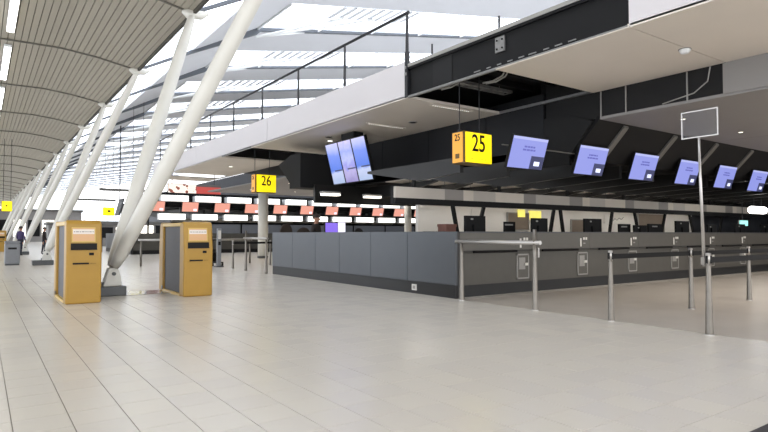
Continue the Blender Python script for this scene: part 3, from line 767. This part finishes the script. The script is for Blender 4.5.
desk = thing('staff_desk', 'long staff desk behind the near check-in counters', 'desk', (XF, 9.3, 0))
MB().box(.3, 23.5, 0, .8, 1.08, 1.12).build('desk_top', 'worktop', desk)
for q in range(12): MB().box(.5+q*2.1, .56+q*2.1, .05, .75, 0, 1.08).build('leg', 'counter_dark', desk)
for k, (x, w_, h_) in enumerate(((9.52, .66, .46), (11.82, .62, .44), (14.1, .8, .46), (16.5, .7, .3), (19.0, .86, .46), (21.0, .6, .36), (23.2, .8, .4), (25.4, .8, .4))):
    desk_monitor((x, 9.75, 1.12), ML[k], w_, h_+.05, 0)
for k, (x, y, w_, h_, l) in enumerate(((11.25, 10.35, .4, .26, 'small dark monitor beside the black office chair'), (15.9, 10.0, .6, .24, 'low dark monitor between the third and fourth counter screens'), (17.6, 10.0, .8, .26, 'wide low monitor with a pale logo behind the counter'))):
    t = thing('computer_monitor', l, 'monitor', (x, y-.1, 1.12))
    MB().box(-w_/2, w_/2, -.03, .03, .1, .24+h_).build('casing', 'black_plastic', t, bevel=.01); MB().lathe([(.1, 0), (.1, .02), (.03, .03), (.03, .12)], 12).build('stand', 'black_plastic', t)
    MB().box(-.2, .1, -.035, -.03, .24+h_-.1, .24+h_-.06).build('maker_mark', 'grey_plate', t)
office_chair((10.75, 10.6, 0), 'black high office chair with rounded back beside the small dark monitor', 'black_fabric', 0, 1.66, .38)
office_chair((8.62, 17.7, 0), 'dark brown rounded office chair behind the far end of the grey counter', 'brown_fabric', .2, 1.66, .52)
office_chair((8.7, 16.75, 0), 'dark brown office chair next to the standing person', 'brown_fabric', -.2, 1.52, .5)
office_chair((9.6, 16.0, 0), 'dark office chair behind the grey end wall near the purple screens', 'black_fabric', -.1, 1.5, .56)
office_chair((10.2, 15.6, 0), 'black office chair below the beige strip left end', 'black_fabric', .1, 1.5, .4)
t = thing('storage_box', 'brown cardboard box on the staff desk behind the counter corner', 'box', (8.87, 10.0, 1.12))
MB().box(-.15, .15, -.15, .15, 0, .40).build('body', 'brown_box', t, bevel=.006); MB().box(-.16, .16, -.16, .16, .35, .41).build('lid', 'brown_box', t); MB().box(-.6, -.18, -.15, .15, 0, .24).build('folder_tray', 'dark_plastic', t)
dk2 = thing('staff_desk', 'rear staff desk behind the grey-blue end wall', 'desk', (XF, 13.9, 0))
MB().box(.3, 8, 0, .9, 1.08, 1.12).build('desk_top', 'worktop', dk2)
for q in range(4): MB().box(.5+q*2.3, .56+q*2.3, .05, .85, 0, 1.08).build('leg', 'counter_dark', dk2)
desk_monitor((8.25, 14.3, 1.12), 'glowing purple monitor behind the grey-blue end wall', .44, .42, 0, 'screen_purple')
desk_monitor((8.62, 14.4, 1.12), 'white glowing monitor next to the purple one', .34, .44, 0, 'screen_white')
desk_monitor((11.6, 14.3, 1.12), 'blue glowing monitor behind the counter corner', .56, .36, 0, 'screen_blue')
fs = check_screen((21.5, 26.2, 2.6), 'blue hanging screen far beyond the counter corner', 'lav')
MB().tube((0, .2, .2), (0, .2, 2.4), .03, n=8).build('drop_tube', 'rail_black', fs)
for k in range(6):  # added to brighten the rear area and the slim pillar
    t = thing('staff_fill_lamp', 'added linear fill lamp above the rear staff desk', 'light', (11.6+2.15*k, 15.0, 2.75), 0, 'added fill lamps above the rear staff desk')
    MB().box(0, 1.6, -.05, .05, .04, .08).build('housing', 'steel_white', t); MB().box(.02, 1.58, -.045, .045, .0, .04).build('diffuser', 'lamp_fill', t)
    for x in (.2, 1.4): MB().tube((x, 0, .08), (x, 0, .26), .008, n=6).build('wire', 'rail_black', t)
# round white pillars
for (x, y, r, zt, l) in ((12.5, 29.0, .27, 3.76, 'round white pillar standing below the 26 sign'), (15.6, 20.2, .16, 4.6, 'slim round white pillar seen beyond the counter corner')):
    t = thing('round_pillar', l, 'pillar', (x, y, 0))
    MB().lathe([(r, .12), (r, zt)], 24).build('shaft', 'white_paint', t, True); MB().lathe([(r+.02, 0), (r+.02, .12)], 24).build('base_collar', 'base_grey', t, True)

# ------------------------------------------------------------------ queue posts
def post(loc, label, h=1.05, belt=None, grp='steel queue posts'):
    t = thing('queue_post', label, 'post', loc, 0, grp)
    MB().lathe([(.05, 0), (.05, .02), (.047, .06), (.029, h-.16), (.029, h-.15)], 18).build('shaft', 'steel', t, True)
    MB().lathe([(.062, 0), (.062, .012)], 18).build('foot_ring', 'steel_bright', t)
    hd = MB().lathe([(.034, h-.15), (.034, h), (.02, h+.004)], 16).build('belt_head', 'steel_bright', t, True)
    for q in range(4):
        a = q*PI/2; MB().box(.03*math.cos(a)-.012, .03*math.cos(a)+.012, .03*math.sin(a)-.012, .03*math.sin(a)+.012, h-.13, h-.03).build('belt_socket', 'black_plastic', hd)
    if belt:
        MB().box(.035, belt-.035, -.003, .003, h-.125, h-.05).build('belt', 'black_plastic', t)
    return t
post((7.74, 5.05, 0), 'steel queue post at the queue edge with a belt toward the counters', belt=2.37)
post((7.70, 3.62, 0), 'steel queue post carrying the tall framed sign', belt=2.4)
post((10.12, 5.05, 0), 'steel queue post in the middle of the black belt line', belt=2.25)
post((12.37, 5.05, 0), 'steel queue post at the inner end of the black belt line', belt=2.25)
post((10.12, 3.62, 0), 'steel queue post inside the queueing area next to the framed sign', belt=2.25)
post((14.62, 5.05, 0), 'steel queue post deep in the queueing area')
# fixed rail gate
t = thing('rail_barrier', 'steel rail barrier on two posts beside the counter corner', 'barrier', (7.76, 6.5, 0))
for (y, h) in ((0, 1.38), (1.82, 1.13)):
    p_ = MB().lathe([(.055, 0), (.055, .02), (.05, .06), (.034, .9), (.032, h)], 18, 0, y).build('post', 'steel', t, True)
    MB().lathe([(.065, 0), (.065, .012)], 18, 0, y).build('foot_ring', 'steel_bright', p_)
MB().tube((0, -.12, 1.15), (0, 1.98, 1.15), .036, n=16).build('top_rail', 'steel_bright', t, True)
MB().box(.03, .06, -.05, -.01, .9, 1.06).build('latch', 'steel_bright', t)
# rail barriers at the rear queue
t = thing('rail_barrier', 'steel rail barrier at the far end of the grey counter, below the 26 sign', 'barrier', (7.75, 17.7, 0))
for (y, h) in ((0, 1.13), (1.77, 1.42)):
    MB().lathe([(.055, 0), (.055, .02), (.05, .06), (.034, .9), (.032, h)], 14, 0, y).build('post', 'steel', t, True)
MB().tube((0, -.1, 1.15), (0, 1.95, 1.15), .038, n=12).build('top_rail', 'steel_bright', t, True)
for (x, y, l, b) in ((7.75, 20.75, 'queue post at the rear queue edge beside the pillar', 2.2), (9.9, 22.2, 'queue post inside the rear queue in front of the pillar', None), (9.95, 20.75, 'queue post behind the rail barrier below the 26 sign', 2.2), (12.1, 22.2, 'queue post deep in the rear queue', None)):
    post((x, y, 0), l, belt=b)
t = thing('rail_barrier', 'long steel rail barrier running behind the second kiosk', 'barrier', (5.3, 24.4, 0))
for x in (0, 2.3, 4.6): MB().tube((x, 0, 0), (x, 0, 1.06), .04, n=10).build('post', 'steel', t, True)
MB().tube((-.1, 0, 1.06), (4.7, 0, 1.06), .045, n=10).build('top_rail', 'steel_bright', t, True)
# luggage trolley
t = thing('luggage_trolley', 'dark luggage trolley parked beside the rear queue post', 'trolley', (7.9, 23.2, 0))
MB().box(-.22, .22, -.4, .35, .12, .16).build('deck', 'black_plastic', t); MB().tube((-.2, .34, .14), (-.2, .42, 1.05), .02, n=8).build('upright', 'steel', t); MB().tube((.2, .34, .14), (.2, .42, 1.05), .02, n=8).build('upright', 'steel', t)
MB().tube((-.25, .42, 1.05), (.25, .42, 1.05), .025, n=8).build('handle', 'black_plastic', t)
MB().box(-.18, .18, .0, .3, .17, .55).build('basket', 'dark_plastic', t)
for (x, y) in ((-.2, -.35), (.2, -.35), (-.2, .3), (.2, .3)): MB().tube((x-.02, y, .06), (x+.02, y, .06), .06, n=12).build('wheel', 'black_plastic', t)
MB().tube((0, -.4, .12), (0, -.62, .1), .02, n=8).build('nose', 'black_plastic', t)

t = thing('information_post', 'slim pale grey information post beside the luggage trolley', 'post', (7.72, 22.2, 0))
MB().box(-.16, .16, -.13, .13, 0, .04).build('base', 'base_grey', t, bevel=.008)
MB().box(-.08, .08, -.06, .06, .04, 1.52).build('body', 'grey_bin', t, bevel=.015)
MB().box(-.06, .06, -.066, -.06, 1.1, 1.44).build('panel', 'paper', t); MB().box(-.05, .05, -.066, -.06, .86, 1.0).build('reader', 'black_plastic', t)
# tall framed sign
t = thing('framed_sign', 'tall slim pole with an empty white frame standing at the queue edge', 'sign', (7.70, 3.70, 0))
MB().path([(0, -.03, .88), (0, .0, 2.0), (0, .01, 2.57)], [.022, .018, .016], 10).build('pole', 'steel_bright', t, True)
MB().box(-.03, .03, -.05, .0, .9, 1.0).build('clamp', 'steel', t)
f = MB(); f.box(-.008, .008, -.235, .235, 2.57, 2.584); f.box(-.008, .008, -.235, .235, 2.916, 2.93); f.box(-.008, .008, -.235, -.221, 2.584, 2.916); f.box(-.008, .008, .221, .235, 2.584, 2.916)
f.build('frame', 'steel_bright', t)
MB().box(-.003, .003, -.221, .221, 2.584, 2.916).build('acrylic_pane', 'acrylic', t)

# ------------------------------------------------------------------ far hall furniture
t = thing('billboard', 'white billboard with brown blotches and a red end above the far counters', 'billboard', (15.6, 60, 5.3))
MB().box(0, 2.8, 0, .15, 0, 1.15).build('picture', 'poster_blots', t); MB().box(2.85, 5.4, 0, .15, .0, .95).build('red_panel', 'red_sign', t); MB().box(-.05, 5.45, .15, .35, -.1, 1.2).build('case', 'rib_grey', t)
for x in (.4, 4.8): MB().tube((x, .25, 1.2), (x, .25, 6.45), .05, n=8).build('hanger', 'rail_black', t)
t = thing('tilted_display', 'distant grey tilted display hanging next to a yellow sign', 'display', (9.3, 50.6, 3.5))
M = Matrix.Rotation(math.radians(14), 4, 'Y'); MB().box(-.05, .05, -.9, .9, -.7, .7, M).build('panel', 'base_grey', t); MB().box(.05, .2, -.6, .6, -.5, .3, M).build('mount', 'black_plastic', t); MB().tube((0, 0, .5), (0, 0, rz(9.3)-3.5), .04, n=8).build('drop_tube', 'black_plastic', t)
for (x, y, w_, h_, l) in ((5.6, 66, 8, 2.2, 'low grey service kiosk block at the end of the hall'), (10.5, 78, 12, 2.6, 'pale shop unit near the glazed end wall')):
    t = thing('shop_unit', l, 'shop', (x, y, 0)); MB().box(0, w_, 0, 3, 0, h_).build('body', 'soffit_grey', t); MB().box(-.2, w_+.2, -.3, 3.2, h_, h_+.3).build('roof_slab', 'rib_grey', t)
    for q in range(int(w_//2)): MB().box(.2+q*2, 1.9+q*2, -.05, 0, .9, h_-.2).build('shop_window', 'lamp_soft' if q % 2 else 'black_plastic', t)

t = thing('shop_unit', 'long grey shop front far down the walkway below the slatted ceiling', 'shop', (2.2, 110, 0))
MB().box(0, 12, 0, 3, 0, 5).build('body', 'soffit_grey', t); MB().box(-.2, 12.2, -.3, 3.2, 5, 5.4).build('roof_slab', 'rib_grey', t)
for q in range(6): MB().box(.2+q*2, 1.9+q*2, -.05, 0, .9, 3.6).build('shop_window', 'lamp_soft' if q % 2 else 'black_plastic', t)
# ------------------------------------------------------------------ people
def person(loc, rz, label, top_m, h=1.75, carry=False):
    k = h/1.75
    V = {'pelvis': (0, 0, .95), 'belly': (0, -.01, 1.1), 'chest': (0, 0, 1.3), 'neck0': (0, .01, 1.46), 'neck': (0, .0, 1.52), 'head': (0, -.02, 1.6), 'crown': (0, -.01, 1.7),
         'shL': (.17, .01, 1.41), 'elL': (.24, .02, 1.14), 'wrL': (.22, -.10, .92), 'haL': (.21, -.13, .84), 'shR': (-.17, .01, 1.41), 'elR': (-.24, .02, 1.14), 'wrR': (-.22, -.12, .94), 'haR': (-.21, -.16, .86),
         'hiL': (.09, 0, .9), 'knL': (.1, -.03, .5), 'anL': (.1, .02, .09), 'toL': (.11, -.14, .04), 'hiR': (-.09, 0, .9), 'knR': (-.1, .04, .5), 'anR': (-.1, .1, .09), 'toR': (-.11, -.05, .04)}
    Rr = {'pelvis': .15, 'belly': .14, 'chest': .155, 'neck0': .07, 'neck': .055, 'head': .085, 'crown': .075, 'sh': .065, 'el': .048, 'wr': .034, 'ha': .035, 'hi': .09, 'kn': .06, 'an': .045, 'to': .035}
    E = [('pelvis', 'belly'), ('belly', 'chest'), ('chest', 'neck0'), ('neck0', 'neck'), ('neck', 'head'), ('head', 'crown'), ('chest', 'shL'), ('shL', 'elL'), ('elL', 'wrL'), ('wrL', 'haL'), ('chest', 'shR'), ('shR', 'elR'), ('elR', 'wrR'), ('wrR', 'haR'),
         ('pelvis', 'hiL'), ('hiL', 'knL'), ('knL', 'anL'), ('anL', 'toL'), ('pelvis', 'hiR'), ('hiR', 'knR'), ('knR', 'anR'), ('anR', 'toR')]
    ks = list(V)
    # fingers: five short chains per hand
    fing = []
    for s, sx in (('haL', 1), ('haR', -1)):
        b = Vector(V[s])
        for q in range(4): fing.append((s, b+Vector((.0, -.024+.016*q, -.05)), b+Vector((-.012*sx, -.026+.016*q, -.095+.006*abs(q-1.5)))))
        fing.append((s, b+Vector((-.02*sx, -.04, -.01)), b+Vector((-.035*sx, -.055, -.045))))
    me = bpy.data.meshes.new('person_body'); vs = [V[q] for q in ks]; es = [(ks.index(a), ks.index(b)) for a, b in E]; rad = [Rr[q] if q in Rr else Rr[q[:2]] for q in ks]
    for s, p, q in fing:
        n0 = len(vs); vs += [tuple(p), tuple(q)]; rad += [.010, .008]; es += [(ks.index(s), n0), (n0, n0+1)]
    me.from_pydata(vs, es, []); ob = bpy.data.objects.new('t', me); COL.objects.link(ob)
    ob.modifiers.new('skin', 'SKIN'); 
    for i, r in enumerate(rad): me.skin_vertices[0].data[i].radius = (r, r*.82 if i < 3 else r)
    me.skin_vertices[0].data[0].use_root = True
    ss = ob.modifiers.new('sub', 'SUBSURF'); ss.levels = 2; ss.render_levels = 2
    dg = bpy.context.evaluated_depsgraph_get(); m2 = bpy.data.meshes.new_from_object(ob.evaluated_get(dg)); bpy.data.objects.remove(ob)
    m2.materials.clear()
    for q in ('skin', top_m, 'trouser', 'black_plastic'): m2.materials.append(MATS[q])
    for p in m2.polygons:
        c = p.center; p.use_smooth = True
        p.material_index = 0 if c.z > 1.485 or (abs(c.x) > .16 and c.z < .93) else 1 if c.z > .98 or abs(c.x) > .175 and c.z > .9 else 2 if c.z > .09 else 3
    m2.transform(Matrix.Scale(k, 4))
    o = bpy.data.objects.new('person', m2); COL.objects.link(o); o.location = loc; o.rotation_euler = (0, 0, rz); tag(o, label, 'person')
    hb = MB(); n = 10
    for i in range(1, 8):
        pass
    hr = bmesh.new(); bmesh.ops.create_uvsphere(hr, u_segments=16, v_segments=10, radius=.105)
    bmesh.ops.delete(hr, geom=[v for v in hr.verts if (v.co.z < .0 and v.co.y < .02) or v.co.z < -.06], context='VERTS')
    hm = bpy.data.meshes.new('hair'); hr.to_mesh(hm); hr.free(); hm.transform(Matrix.Translation((0, 0, 1.66)) @ Matrix.Diagonal((.9, 1.05, 1.15, 1))); hm.transform(Matrix.Scale(k, 4)); hm.materials.append(MATS['hair'])
    ho = bpy.data.objects.new('hair', hm); COL.objects.link(ho); ho.parent = o
    ho.modifiers.new('solid', 'SOLIDIFY').thickness = .012
    for x in (-.03, .03):
        e = MB().lathe([(.004, -.008), (.011, 0), (.004, .008)], 8); e.v = [((v[0]+x)*k, (v[1]-.098)*k, (v[2]+1.64)*k) for v in e.v]; e.build('eye', 'ink', o)
    nz = MB().prism([(-.012, 1.585), (.012, 1.585), (0, 1.635)], -.125, -.09, 'Y'); nz.v = [tuple(c*k for c in v) for v in nz.v]; nz.build('nose', 'skin', o)
    mo = MB().box(-.022, .022, -.104, -.09, 1.558, 1.566); mo.v = [tuple(c*k for c in v) for v in mo.v]; mo.build('mouth', 'brown_box', o)
    for x in (-.088, .088):
        er = MB().box(x-.008, x+.008, -.03, .01, 1.6, 1.65); er.v = [tuple(c*k for c in v) for v in er.v]; er.build('ear', 'skin', o, bevel=.004)
    return o
person((8.42, 15.5, 0), .6, 'person in dark clothes standing behind the grey-blue end wall', 'dark_cloth', 1.9)
person((2.0, 40.5, 0), 2.4, 'person in a purple jacket standing beyond the grey bin', 'purple_cloth', 1.75)
person((3.3, 41.5, 0), 1.2, 'person in dark clothes standing between the distant leaning columns', 'dark_cloth', 1.72)
